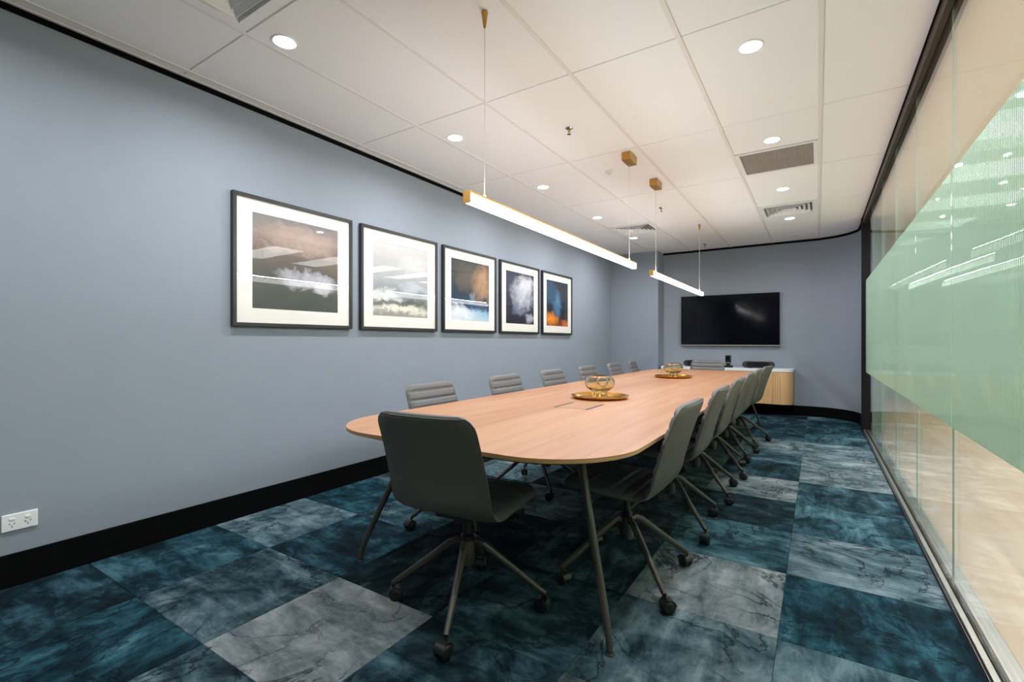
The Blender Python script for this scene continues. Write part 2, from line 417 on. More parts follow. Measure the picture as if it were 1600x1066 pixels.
for ci in range(len(edges_x) - 1):
    xa, xb = edges_x[ci + 1], edges_x[ci]
    for ri in range(len(edges_y) - 1):
        ya, yb = edges_y[ri], edges_y[ri + 1]
        h = fit_at(ci, ya)
        if h == 'far': ceil_tile(xa, xb, ya, yb - PX); fit_rects.append((xa, xb, yb - PX, yb))
        elif h == 'near': ceil_tile(xa, xb, ya + PX, yb); fit_rects.append((xa, xb, ya, ya + PX))
        else: ceil_tile(xa, xb, ya, yb)
        if ri: obj('cross_bar', MB().box(xa + bar, xb - bar, ya - 0.006, ya + 0.006, ZC + 0.011, ZC + 0.028).mesh('cross_bar', M['ceil_grid']), ceil)

# air diffusers and return grille in the ceiling
def louvre_vent(x0, x1, y0, y1, label):
    cx, cy, h = (x0 + x1) / 2, (y0 + y1) / 2, min(x1 - x0, y1 - y0) / 2 - bar
    t = thing('air_diffuser', label, 'vent', (cx, cy, ZC), 0, 'square louvred air diffusers in the ceiling')
    sq = lambda r, z: [(-r, -r, z), (r, -r, z), (r, r, z), (-r, r, z)]
    f = MB().loft([sq(h, 0.012), sq(h, -0.001), sq(h - 0.05, -0.001), sq(h - 0.062, 0.03)], cap=False)
    obj('frame', f.mesh('diffuser_frame', M['white_plastic'], fix=False), t)
    obj('duct', MB().loft([sq(h - 0.055, 0.030), sq(h - 0.055, 0.044)], cap=True).mesh('diffuser_duct', M['duct']), t)
    r = h - 0.075
    while r > 0.05:
        obj('louvre', MB().loft([sq(r, -0.004), sq(r - 0.002, -0.005), sq(r - 0.03, 0.026), sq(r - 0.027, 0.027), sq(r, -0.004)], cap=False).mesh('louvre', M['white_plastic'], fix=False), t)
        r -= 0.044
    obj('louvre', MB().loft([sq(r, 0.0), sq(r, 0.006)]).mesh('louvre_centre', M['white_plastic']), t)
def return_grille(x0, x1, y0, y1):
    cx, cy, h = (x0 + x1) / 2, (y0 + y1) / 2, (x1 - x0) / 2 - bar
    t = thing('return_air_grille', 'flat grey return air grille in the ceiling between downlights', 'vent', (cx, cy, ZC))
    f = MB()
    for a in ((-h, h, -h, -h + 0.03), (-h, h, h - 0.03, h), (-h, -h + 0.03, -h + 0.03, h - 0.03), (h - 0.03, h, -h + 0.03, h - 0.03)): f.box(*a, 0.0, 0.012)
    obj('frame', f.mesh('grille_frame', M['white_plastic']), t)
    g = MB(); n = 36; r = h - 0.03
    for i in range(n + 1):
        p = -r + 2 * r * i / n
        g.box(p - 0.0016, p + 0.0016, -r, r, 0.004, 0.016); g.box(-r, r, p - 0.0016, p + 0.0016, 0.004, 0.016)
    o = obj('grille_mesh', g.mesh('grille_mesh', M['grille_bar'], fix=False), t); o['kind'] = 'stuff'
    obj('backing', MB().box(-r, r, -r, r, 0.016, 0.03).mesh('grille_back', M['grille']), t)
for x0, x1, y0, y1 in fit_rects:
    if 3.5 < y0 < 5: return_grille(x0, x1, y0, y1)
    elif y0 < 2: louvre_vent(x0, x1, y0, y1, 'white louvred air diffuser in the ceiling near the power outlet end of picture wall')
    elif x0 > -1: louvre_vent(x0, x1, y0, y1, 'white louvred air diffuser in the ceiling between two downlights on the glass side')
    else: louvre_vent(x0, x1, y0, y1, 'white louvred air diffuser in the ceiling on the picture side near the column')

# ------------------------------------------------------------------ glass partition on the right
part = struct(obj('window_1', MB().box(0.471, 0.57, YB, YE - 0.02, 0.0, 0.012).mesh('window_1', M['silver'], bevel=0.002)))
part['label'] = 'long frameless glass partition with a reeded band'
o = obj('sill_track', MB().box(0.472, 0.493, YB, YE - 0.03, 0.012, 0.034).box(0.517, 0.57, YB, YE - 0.03, 0.012, 0.034).mesh('sill_track', M['silver'], bevel=0.002), part)
o = obj('glazing_gasket', MB().box(0.493, 0.4985, YB, YE - 0.03, 0.012, 0.030).box(0.5115, 0.517, YB, YE - 0.03, 0.012, 0.030).mesh('glazing_gasket', M['black']), part)
obj('head_channel', MB().box(0.471, 0.497, YB, YE - 0.03, ZC - 0.062, 2.70).box(0.513, 0.545, YB, YE - 0.03, ZC - 0.062, 2.70).box(0.497, 0.513, YB, YE - 0.03, ZC - 0.02, 2.70).mesh('head_channel', M['bronze']), part)
obj('jamb', MB().box(0.455, 0.55, YE - 0.03, YE + 0.012, 0, 2.70).mesh('jamb', M['jamb'], bevel=0.003), part)
GP = 0.915; gy = [YE - 0.03]
joints = [2.83 + GP * i for i in range(-6, 5)]
gl_edges = [YB + 0.01] + [j for j in joints if j > YB + 0.1] + [YE - 0.032]
def film_mesh(w, z0, z1, pitch=0.016, depth=0.0016, sub=8):
    n = max(2, int(round(w / pitch))) * sub; m = MB(); vs = []; fs = []
    for i in range(n + 1):
        y = -w / 2 + w * i / n; ph = (i % sub) / sub
        x = -0.0006 - depth * abs(math.sin(PI * ph)) ** 0.8
        vs += [(x, y, z0), (x, y, z1), (0, y, z1), (0, y, z0)]
    for i in range(n):
        a = 4 * i; b = a + 4
        for k in range(4): fs.append((a + k, a + (k + 1) % 4, b + (k + 1) % 4, b + k))
    fs += [(3, 2, 1, 0), (4 * n, 4 * n + 1, 4 * n + 2, 4 * n + 3)]
    return m.add(vs, fs).mesh('reeded_film', M['film'])
pane_me, film_me = {}, {}
for y in gl_edges[1:-1]:
    obj('joint_seal', MB().box(XG + 0.001, XG + 0.009, y - 0.0014, y + 0.0014, 0.014, ZC - 0.03).mesh('joint_seal', M['seal']), part)
for a, b in zip(gl_edges[:-1], gl_edges[1:]):
    w = round(b - a - 0.003, 3)
    if w not in pane_me:
        pane_me[w] = MB().box(0.0, 0.010, -w / 2, w / 2, 0.014, ZC - 0.03).mesh('pane', M['glass'])
        film_me[w] = film_mesh(w - 0.010, 0.742, 1.877)
    p = obj('pane', pane_me[w], part, (XG, (a + b) / 2, 0))
    f = obj('reeded_film', film_me[w], p, (-0.0008, 0, 0)); f['label'] = 'green tinted vertically reeded privacy band'

# ------------------------------------------------------------------ corridor beyond the glass
CXW = 3.3
cf = struct(obj('floor_corridor', MB().box(XG + 0.07, CXW, YB, 12.0, -0.08, -0.004).mesh('floor_corridor', M['plank'])))
pl_me = MB().box(-0.0958, 0.0958, -0.8996, 0.8996, -0.004, 0.0).mesh('floor_plank', M['plank'], bevel=0.0004, seg=1)
for i in range(15):
    off = (i * 0.67) % 1.8
    y = YB - 1.8 + off
    while y < 12.0:
        y0, y1 = max(y, YB), min(y + 1.8, 12.0)
        if y1 - y0 > 0.05:
            x = XG + 0.07 + 0.0965 + i * 0.192
            if x < CXW:
                o = obj('floor_plank', pl_me, cf, (x, (y0 + y1) / 2, 0)); o.scale.y = (y1 - y0) / 1.8
        y += 1.8
struct(obj('wall_corridor', MB().box(CXW, CXW + 0.1, YB, 12.0, -0.01, 2.72).mesh('wall_corridor', M['corr_wall'])))
struct(obj('wall_corridor_end', MB().box(XG, CXW, 12.0, 12.1, -0.01, 2.72).mesh('wall_corridor_end', M['corr_wall'])))
struct(obj('wall_corridor_start', MB().box(XG + 0.2, CXW, YB - 0.12, YB, -0.01, 2.72).mesh('wall_corridor_start', M['corr_wall'])))
struct(obj('wall_corridor_side', MB().box(XG + 0.09, XG + 0.19, YE + 0.02, 12.0, -0.01, 2.72).mesh('wall_corridor_side', M['corr_wall'])))
struct(obj('ceiling_corridor', MB().box(XG + 0.045, CXW, YB, 12.0, ZC, 2.72).mesh('ceiling_corridor', M['corr_ceil'])))
lp_me = MB().box(-0.68, 0.68, -0.28, 0.28, -0.006, 0.0).mesh('diffuser', M['panel_led'])
fr_me = MB()
for a in ((-0.70, 0.70, -0.30, -0.28), (-0.70, 0.70, 0.28, 0.30), (-0.70, -0.68, -0.28, 0.28), (0.68, 0.70, -0.28, 0.28)): fr_me.box(*a, -0.012, 0.0)
fr_me = fr_me.mesh('frame', M['white_plastic'])
for i in range(11):
    t = thing('corridor_light', 'flat white light panel in the corridor ceiling behind the glass', 'ceiling light', (1.80, -1.2 + 1.15 * i, ZC), 0, 'corridor light panels')
    obj('diffuser', lp_me, t); obj('frame', fr_me, t)

# ------------------------------------------------------------------ downlights
dl_ring = MB().lathe([(0.054, 0.004), (0.054, -0.003), (0.062, -0.004), (0.066, 0.0), (0.066, 0.006)], 32, close=False).mesh('trim_ring', M['white_plastic'], smooth=True, fix=False)
dl_lens = MB().lathe([(0.001, -0.001), (0.054, -0.001), (0.054, 0.003), (0.001, 0.003)], 32).mesh('lens', M['lamp'])
def downlight(x, y, label):
    t = thing('downlight', label, 'downlight', (x, y, ZC + 0.004), 0, 'recessed ceiling downlights')
    obj('trim_ring', dl_ring, t); obj('lens', dl_lens, t)
    L = bpy.data.lights.new('downlight_lamp', 'AREA'); L.shape = 'DISK'; L.size = 0.09; L.energy = DOWNLIGHT_W; L.color = (0.94, 0.97, 1.0); L.spread = math.radians(165)
    o = bpy.data.objects.new('downlight_lamp', L); COL.objects.link(o); o.parent = t; o.location = (0, 0, -0.008)
for i, y in enumerate([6.89, 5.51, 4.13, 2.77, 1.41, 0.05]):
    downlight(-2.30, y, f'round recessed downlight on the picture side, {ORD[i]} from the television wall')
for i, y in enumerate([6.85, 5.49, 4.11, 2.75, 1.39]):
    downlight(-0.295, y, f'round recessed downlight on the glass side, {ORD[i]} from the television wall')

# ------------------------------------------------------------------ sprinklers, detector
def sprinkler(x, y, label):
    t = thing('sprinkler_head', label, 'sprinkler', (x, y, ZC + 0.004), 0, 'ceiling sprinkler heads')
    obj('escutcheon', MB().lathe([(0.002, 0), (0.026, 0.0), (0.028, -0.003), (0.018, -0.009), (0.008, -0.011), (0.002, -0.011)], 20).mesh('escutcheon', M['plastic_chrome'], smooth=True), t)
    obj('body', MB().lathe([(0.006, -0.010), (0.007, -0.022), (0.004, -0.026), (0.003, -0.040), (0.003, -0.042)], 12).mesh('body', M['brass'], smooth=True), t)
    obj('yoke', MB().tube([(-0.006, 0, -0.02), (-0.011, 0, -0.03), (-0.003, 0, -0.043)], 0.0015, 6).tube([(0.006, 0, -0.02), (0.011, 0, -0.03), (0.003, 0, -0.043)], 0.0015, 6).mesh('yoke', M['plastic_chrome']), t)
    obj('deflector', MB().lathe([(0.002, -0.042), (0.014, -0.044), (0.014, -0.0455), (0.002, -0.045)], 16).mesh('deflector', M['plastic_chrome']), t)
sprinkler(-1.506, 3.09, 'small metal sprinkler head above the table, farther from the television')
sprinkler(-1.511, 5.50, 'small metal sprinkler head above the table, between the second pendant and picture wall')
sprinkler(-1.50, 7.93, 'small metal sprinkler head close to the television wall')
t = thing('smoke_detector', 'flat white smoke detector beside the brass pendant canopy', 'smoke detector', (-1.572, 4.09, ZC + 0.004))
obj('base', MB().lathe([(0.002, 0), (0.052, 0), (0.052, -0.012), (0.046, -0.016), (0.002, -0.016)], 28).mesh('base', M['white_plastic'], smooth=True), t)
obj('sensor_cap', MB().lathe([(0.032, -0.016), (0.030, -0.028), (0.020, -0.034), (0.002, -0.035)], 24).mesh('sensor_cap', M['white_plastic'], smooth=True), t)
t = thing('ceiling_sensor_plate', 'thin white slotted plate in the ceiling close to the television wall', 'sensor', (-0.303, 7.95, ZC + 0.004))
obj('plate', MB().prism(rrect(-0.09, 0.09, -0.035, 0.035, 0.01, 3), -0.006, 0).mesh('plate', M['white_plastic']), t)
obj('slot', MB().box(-0.07, 0.07, -0.006, 0.006, -0.0075, -0.004).mesh('slot', M['grille']), t)

# ------------------------------------------------------------------ linear pendants
def pendant(y0, y1, ya, yb, cone_at_a, label):
    t = thing('linear_pendant', label, 'pendant light', (TABX - 0.01, 0, 0), 0, 'linear pendants over the table')
    zb, w = 1.737, 0.019
    ch = MB().box(-w, w, y0, y1, zb + 0.043, zb + 0.052)
    obj('housing', ch.mesh('housing', M['brass'], bevel=0.002), t)
    d = obj('diffuser', MB().prism(rrect(-w + 0.001, w - 0.001, 0, 0.0455, 0.008, 4), y0 + 0.004, y1 - 0.004).mesh('diffuser', M['led']), t)
    d.data.transform(Matrix(((1, 0, 0, 0), (0, 0, 1, 0), (0, 1, 0, zb - 0.002), (0, 0, 0, 1))))
    for y, s in ((y0, -1), (y1, 1)):
        obj('end_cap', MB().box(-w - 0.001, w + 0.001, min(y, y + s * 0.006), max(y, y + s * 0.006), zb - 0.003, zb + 0.053).mesh('end_cap', M['brass'], bevel=0.001), t)
    for sx in (-1, 1):     # unseen fill strips added on the housing to brighten the ceiling
        L = bpy.data.lights.new('fill_strip', 'AREA'); L.shape = 'RECTANGLE'; L.size = 0.014; L.size_y = y1 - y0 - 0.05; L.energy = FILL_STRIP_W; L.color = (0.86, 0.935, 1.0)
        o = bpy.data.objects.new('fill_strip', L); COL.objects.link(o); o.parent = t
        o.location = (sx * 0.010, (y0 + y1) / 2, zb + 0.057); o.rotation_euler = (0, PI - sx * math.radians(78), 0)
    for y, cone in ((ya, cone_at_a), (yb, not cone_at_a)):
        obj('cable', MB().tube([(0, y, zb + 0.05), (0, y, ZC - 0.03)], 0.0016, 6).mesh('cable', M['wire']), t)
        obj('cable_grip', MB().lathe([(0.006, 0), (0.006, 0.012), (0.003, 0.022)], 12, (0, y, zb + 0.052)).mesh('cable_grip', M['brass']), t)
        if cone:
            obj('canopy', MB().lathe([(0.003, -0.075), (0.006, -0.07), (0.016, -0.004), (0.016, 0.002)], 20, (0, y, ZC)).mesh('canopy', M['brass'], smooth=True), t)
        else:
            obj('canopy', MB().box(-0.036, 0.036, y - 0.085, y + 0.085, ZC - 0.062, ZC + 0.002).mesh('canopy', M['brass'], bevel=0.002), t)
            obj('canopy_screw', MB().lathe([(0.006, 0), (0.006, -0.006), (0.002, -0.012)], 10, (0, y, ZC - 0.062)).mesh('canopy_screw', M['gold']), t)
pendant(1.655, 3.93, 1.785, 3.80, True, 'brass linear pendant lamp over the table end opposite the television')
pendant(4.42, 6.72, 4.56, 6.55, False, 'brass linear pendant lamp over the table end closest to the television')

# ------------------------------------------------------------------ meeting table
TX0, TX1, TY0, TY1 = TABX - 0.735, TABX + 0.735, 1.395, 7.12
def table_outline(ins=0.0, n=14, r=0.36):
    out = rrect(TX0 + ins, TX1 - ins, TY0 + ins, TY1 - ins, r - ins * 0.6, n)
    res = []
    for x, y in out:   # gently bowed ends
        k = 1 - ((x - TABX) / 0.745) ** 2
        res.append((x, y - 0.012 * k if y < 4 else y + 0.012 * k))
    return res
tb = thing('meeting_table', 'long oak topped boardroom table with rounded corners and dark tapered legs', 'table', (0, 0, 0))
top = MB().prism(table_outline(0), TABZ - 0.004, TABZ)
obj('tabletop', top.mesh('tabletop', M['oak'], bevel=0.0015), tb)
o3 = lambda ins, z: [(x, y, z) for x, y in table_outline(ins)]
obj('edge_band', MB().loft([o3(0.0, TABZ - 0.004), o3(0.001, TABZ - 0.016), o3(0.010, TABZ - 0.020)]).mesh('edge_band', M['oak_edge'], smooth=True), tb)
obj('underside', MB().loft([o3(0.010, TABZ - 0.0201), o3(0.07, TABZ - 0.040), o3(0.16, TABZ - 0.046)]).mesh('underside', M['black']), tb)
obj('beam', MB().box(TABX - 0.36, TABX - 0.30, TY0 + 0.45, TY1 - 0.45, TABZ - 0.10, TABZ - 0.046).box(TABX + 0.30, TABX + 0.36, TY0 + 0.45, TY1 - 0.45, TABZ - 0.10, TABZ - 0.046).mesh('beam', M['mech']), tb)
for sx in (-1, 1):
    for sy, yfoot in ((1, 1.615), (-1, TY0 + TY1 - 1.615)):
        fx = TABX + sx * 0.668; tx = TABX + sx * 0.46; ty = yfoot + sy * 0.19
        pts = [(tx, ty, TABZ - 0.046), (tx + (fx - tx) * 0.4, ty + (yfoot - ty) * 0.4, 0.42), (tx + (fx - tx) * 0.86, ty + (yfoot - ty) * 0.86, 0.14), (fx - sx * 0.005, yfoot + sy * 0.004, 0.06), (fx, yfoot, 0.014)]
        lg = obj('leg', MB().tube(pts, [0.0175, 0.0165, 0.014, 0.0125, 0.012], 16).mesh('leg', M['frame_metal'], smooth=True), tb)
        obj('foot', MB().lathe([(0.016, 0.0), (0.018, 0.003), (0.012, 0.008), (0.010, 0.016)], 16, (fx, yfoot, 0)).mesh('foot', M['mech'], smooth=True), lg)
        obj('mount_plate', MB().lathe([(0.05, TABZ - 0.052), (0.05, TABZ - 0.0465)], 20, (tx, ty, 0)).mesh('mount_plate', M['mech']), lg)
# flush power hatch in the top
for i, (yc, lab) in enumerate(((2.70, 'flush oak cable hatch with two dark slots beside the gold tray farther from television'),)):
    t = thing('cable_hatch', lab, 'cable hatch', (TABX + 0.05, yc, TABZ))
    obj('lid', MB().box(-0.094, 0.094, -0.125, 0.125, 0.0, 0.0012).mesh('lid', M['oak']), t)
    for s in (-1, 1):
        obj('slot', MB().box(s * 0.103 - 0.008, s * 0.103 + 0.008, -0.13, 0.13, 0.0, 0.0014).mesh('slot', M['mech']), t)

# ------------------------------------------------------------------ trays and glass vessels on the table
TRAYS = [(-1.30, 3.16, 'farther from the television'), (-1.355, 5.41, 'closer to the television')]
for x, y, w in TRAYS:
    t = thing('gold_tray', f'round polished gold tray on the table, {w}', 'tray', (x, y, TABZ), 0, 'gold trays on the table')
    obj('dish', MB().lathe([(0.002, 0.0015), (0.15, 0.0015), (0.178, 0.006), (0.198, 0.022), (0.201, 0.023), (0.199, 0.019), (0.18, 0.003), (0.152, 0.0), (0.002, 0.0)], 64).mesh('dish', M['gold'], smooth=2), t)
    v = thing('glass_bowl', f'smoky amber footed glass bowl on the gold tray {w}', 'bowl', (x, y, TABZ + 0.0018), 0, 'amber glass bowls on the trays')
    outer = [(0.055, 0.0), (0.058, 0.004), (0.056, 0.02), (0.052, 0.038), (0.056, 0.05), (0.072, 0.058), (0.094, 0.074), (0.105, 0.098), (0.103, 0.122), (0.088, 0.145), (0.062, 0.158)]
    inner = [(0.059, 0.156), (0.085, 0.142), (0.100, 0.121), (0.102, 0.098), (0.091, 0.077), (0.07, 0.063), (0.045, 0.058), (0.02, 0.055), (0.001, 0.0545)]
    obj('bowl', MB().lathe([(0.001, 0.0)] + outer + inner, 48, close=False).mesh('bowl', M['amber'], smooth=2), v)
    ring = [(0.036 * math.cos(a) + 0.02, 0.012 * math.sin(a * 2), 0.112 + 0.036 * math.sin(a)) for a in [2 * PI * i / 28 for i in range(29)]]
    obj('glass_loop', MB().tube(ring, 0.007, 10).mesh('glass_loop', M['amber'], smooth=2), v)

# ------------------------------------------------------------------ swivel chairs
def catmull(P, n):
    out = []; P = [Vector(p) for p in P]; Q = [2 * P[0] - P[1]] + P + [2 * P[-1] - P[-2]]
    for i in range(len(P) - 1):
        a, b, c, d = Q[i:i + 4]
        for k in range(n):
            t = k / n
            out.append(0.5 * ((2 * b) + (c - a) * t + (2 * a - 5 * b + 4 * c - d) * t * t + (3 * b - a - 3 * c + d) * t ** 3))
    out.append(P[-1]); return out
PROF = [(0.238, 0.436), (0.215, 0.452), (0.10, 0.450), (-0.04, 0.442), (-0.115, 0.440), (-0.168, 0.456), (-0.203, 0.505), (-0.225, 0.58), (-0.264, 0.71), (-0.316, 0.853)]
def chair_shell():
    raw = catmull(PROF, 24); L = [0.0]
    for a, b in zip(raw[:-1], raw[1:]): L.append(L[-1] + (b - a).length)
    tot = L[-1]; N = 118
    pts = []; j = 0
    for i in range(N + 1):
        # finer steps at both ends
        u = i / N; u = u + 0.0 * u; s = tot * u
        while j < len(L) - 2 and L[j + 1] < s: j += 1
        t = (s - L[j]) / max(1e-9, L[j + 1] - L[j]); pts.append((raw[j].lerp(raw[j + 1], t), s))
    rc = 0.062; NX = 24
    xi = [math.copysign(1 - (1 - abs(-1 + 2 * k / NX)) ** 2.2, -1 + 2 * k / NX) for k in range(NX + 1)]
    front, back = [], []
    sb = 0.42 / 1.0
    for i, (p, s) in enumerate(pts):
        a = pts[max(0, i - 1)][0]; b = pts[min(N, i + 1)][0]; d = (b - a).normalized(); nrm = Vector((d.y, -d.x))   # towards sitter
        if nrm.y < 0 and s < tot * 0.4: nrm = -nrm
        if s >= tot * 0.4 and nrm.x < 0: nrm = -nrm
        e = min(s, tot - s); w = 0.236 - 0.012 * max(0, (s / tot - 0.55) / 0.45)
        if e < rc: w = w - rc + math.sqrt(max(0, rc * rc - (rc - e) ** 2))
        end = min(1.0, e / 0.022); end = math.sqrt(max(0.0, 1 - (1 - end) ** 2))
        period = 0.054; ph = ((tot - s) % period) / period; ph = min(ph, 1 - ph) * period
        groove = math.exp(-(ph / 0.0055) ** 2) if 0.03 < e else 0.0
        dish = 0.010 * min(1, max(0, (s - tot * 0.45) / 0.15))
        for k in range(NX + 1):
            x = w * xi[k]; q = abs(xi[k]); ed = (1 - q ** 14)
            tf = (0.029 * ed * (1 - 0.10 * q * q) - 0.009 * groove * ed) * end; tbk = 0.013 * (1 - q ** 8) * end
            c = dish * (x / 0.236) ** 2
            front.append((x, p.x + nrm.x * (tf + c), p.y + nrm.y * (tf + c)))
            back.append((x, p.x - nrm.x * (tbk - c), p.y - nrm.y * (tbk - c)))
    fs = []
    for i in range(N):
        for k in range(NX):
            a = i * (NX + 1) + k; fs.append((a, a + 1, a + NX + 2, a + NX + 1))
    f = MB().add(front, fs).mesh('channel_pad', M['leather'], smooth=2, fix=False)
    b = MB().add(back, [tuple(reversed(q)) for q in fs]).mesh('outer_shell', M['leather_back'], smooth=2, fix=False)
    # stitched edge piping around the rim
    ring = []
    row = lambda i, k: back[i * (NX + 1) + k]
    ring += [row(i, 0) for i in range(3, N - 2, 3)] + [row(N - 1, k) for k in range(1, NX)] + [row(i, NX) for i in range(N - 3, 2, -3)] + [row(1, k) for k in range(NX - 1, 0, -1)]
    ring.append(ring[0])
    pip = MB().tube(ring, 0.0022, 6, cap=False).mesh('edge_piping', M['leather_back'], smooth=True)
    return f, b, pip
pad_me, shell_me, pip_me = chair_shell()
col_me = MB().lathe([(0.026, 0.19), (0.028, 0.20), (0.028, 0.30), (0.018, 0.31), (0.016, 0.40), (0.016, 0.412)], 20).mesh('column', M['mech'], smooth=True)
mech_me = MB().box(-0.085, 0.085, -0.11, 0.11, 0.400, 0.428).box(-0.03, 0.03, -0.06, 0.06, 0.372, 0.400).mesh('mechanism', M['mech'], bevel=0.006)
lev_me = MB().tube([(0.03, 0.04, 0.388), (0.12, 0.05, 0.386), (0.175, 0.055, 0.380)], [0.005, 0.005, 0.004], 8).mesh('lever', M['chrome'], smooth=True)
knob_me = MB().lathe([(0.004, 0.17), (0.010, 0.172), (0.011, 0.198), (0.008, 0.203)], 12, (0, 0.055, 0.380), 'x').mesh('lever_knob', M['mech'], smooth=True)
leg_me = MB().tube([(0.0, 0.018, 0.262), (0.0, 0.045, 0.277), (0.0, 0.075, 0.262), (0.0, 0.20, 0.168), (0.0, 0.315, 0.083), (0.0, 0.330, 0.073)], [0.014, 0.017, 0.0175, 0.0155, 0.013, 0.0115], 14, flat=0.85).mesh('leg', M['frame_metal'], smooth=True)
def caster_mesh():
    m = MB(); m.tube([(0, 0, 0.074), (0, 0, 0.056)], 0.0065, 10)
    for s in (-1, 1):
        m.lathe([(0.006, s * 0.004), (0.025, s * 0.004), (0.0285, s * 0.009), (0.0285, s * 0.019), (0.024, s * 0.024), (0.012, s * 0.0255), (0.006, s * 0.0255)], 22, (0, -0.012, 0.0285), 'x')
    # hood over the wheels
    n = 12; rings = []
    for i in range(n + 1):
        a = math.radians(10 + 165 * i / n); rings.append([(-0.0225, -0.012 + 0.0315 * math.cos(a), 0.0285 + 0.0315 * math.sin(a)), (0.0225, -0.012 + 0.0315 * math.cos(a), 0.0285 + 0.0315 * math.sin(a)),
                                                       (0.0225, -0.012 + 0.029 * math.cos(a), 0.0285 + 0.029 * math.sin(a)), (-0.0225, -0.012 + 0.029 * math.cos(a), 0.0285 + 0.029 * math.sin(a))])
    m.loft(rings); return m.mesh('caster', M['caster'], smooth=True)
cas_me = caster_mesh()
hub_me = MB().lathe([(0.02, 0.175), (0.030, 0.18), (0.032, 0.20), (0.034, 0.262), (0.030, 0.282), (0.02, 0.288)], 20).mesh('hub', M['frame_metal'], smooth=True)
def make_chair():
    t = thing('swivel_chair', 'x', 'chair', (0, 0, 0), 0, 'grey swivel chairs around the boardroom table')
    sh = obj('outer_shell', shell_me, t); obj('edge_piping', pip_me, sh); obj('channel_pad', pad_me, t)
    obj('mechanism', mech_me, t); lv = obj('lever', lev_me, t); obj('lever_knob', knob_me, lv)
    obj('column', col_me, t); obj('hub', hub_me, t)
    for i in range(4):
        l = obj('leg', leg_me, t); l.rotation_euler.z = PI / 4 + i * PI / 2
        c = obj('caster', cas_me, l, (0, 0.330, 0)); c.rotation_euler.z = 0.0
    return t
rc_ = random.Random(11)
def base_turn(t, ang):
    i = 0
    for ch in t.children:
        if ch.name.split('.')[0] == 'leg':
            ch.rotation_euler.z = ang + i * PI / 2; i += 1
            for c in ch.children: c.rotation_euler.z = rc_.uniform(-PI, PI)
proto = make_chair(); first = [True]
def place(x, y, rz, label, base=None):
    if first[0]: t = proto; first[0] = False
    else: t = dup(proto)
    t.location = (x, y, 0); t.rotation_euler = (0, 0, rz); t['label'] = label
    base_turn(t, PI / 4 + (rc_.uniform(-0.12, 0.12) if base is None else base)); return t
place(-1.25, 1.585, math.radians(5), 'grey leather swivel chair at the table end opposite the television', math.radians(-25))
place(-1.33, 6.93, math.radians(180), 'grey leather swivel chair at the table end before the television, back to the credenza')
LEFT = [(-1.822, 2.30, 0), (-1.822, 3.17, 0), (-1.822, 3.98, 0), (-1.822, 4.79, 0), (-1.822, 5.60, 0), (-1.85, 6.38, 6)]
for i, (x, y, a) in enumerate(LEFT):
    place(x, y, -PI / 2 + math.radians(a), f'grey leather swivel chair on the picture side of the table, {ORD[5 - i]} from the television')
RIGHT = [(-0.772, 2.21, -1), (-0.772, 3.01, 0), (-0.775, 3.75, 0), (-0.776, 4.45, 0), (-0.776, 5.08, 0), (-0.75, 5.86, -6)]
for i, (x, y, a) in enumerate(RIGHT):
    place(x, y, PI / 2 + math.radians(a), f'grey leather swivel chair on the glass side of the table, {ORD[5 - i]} from the television')

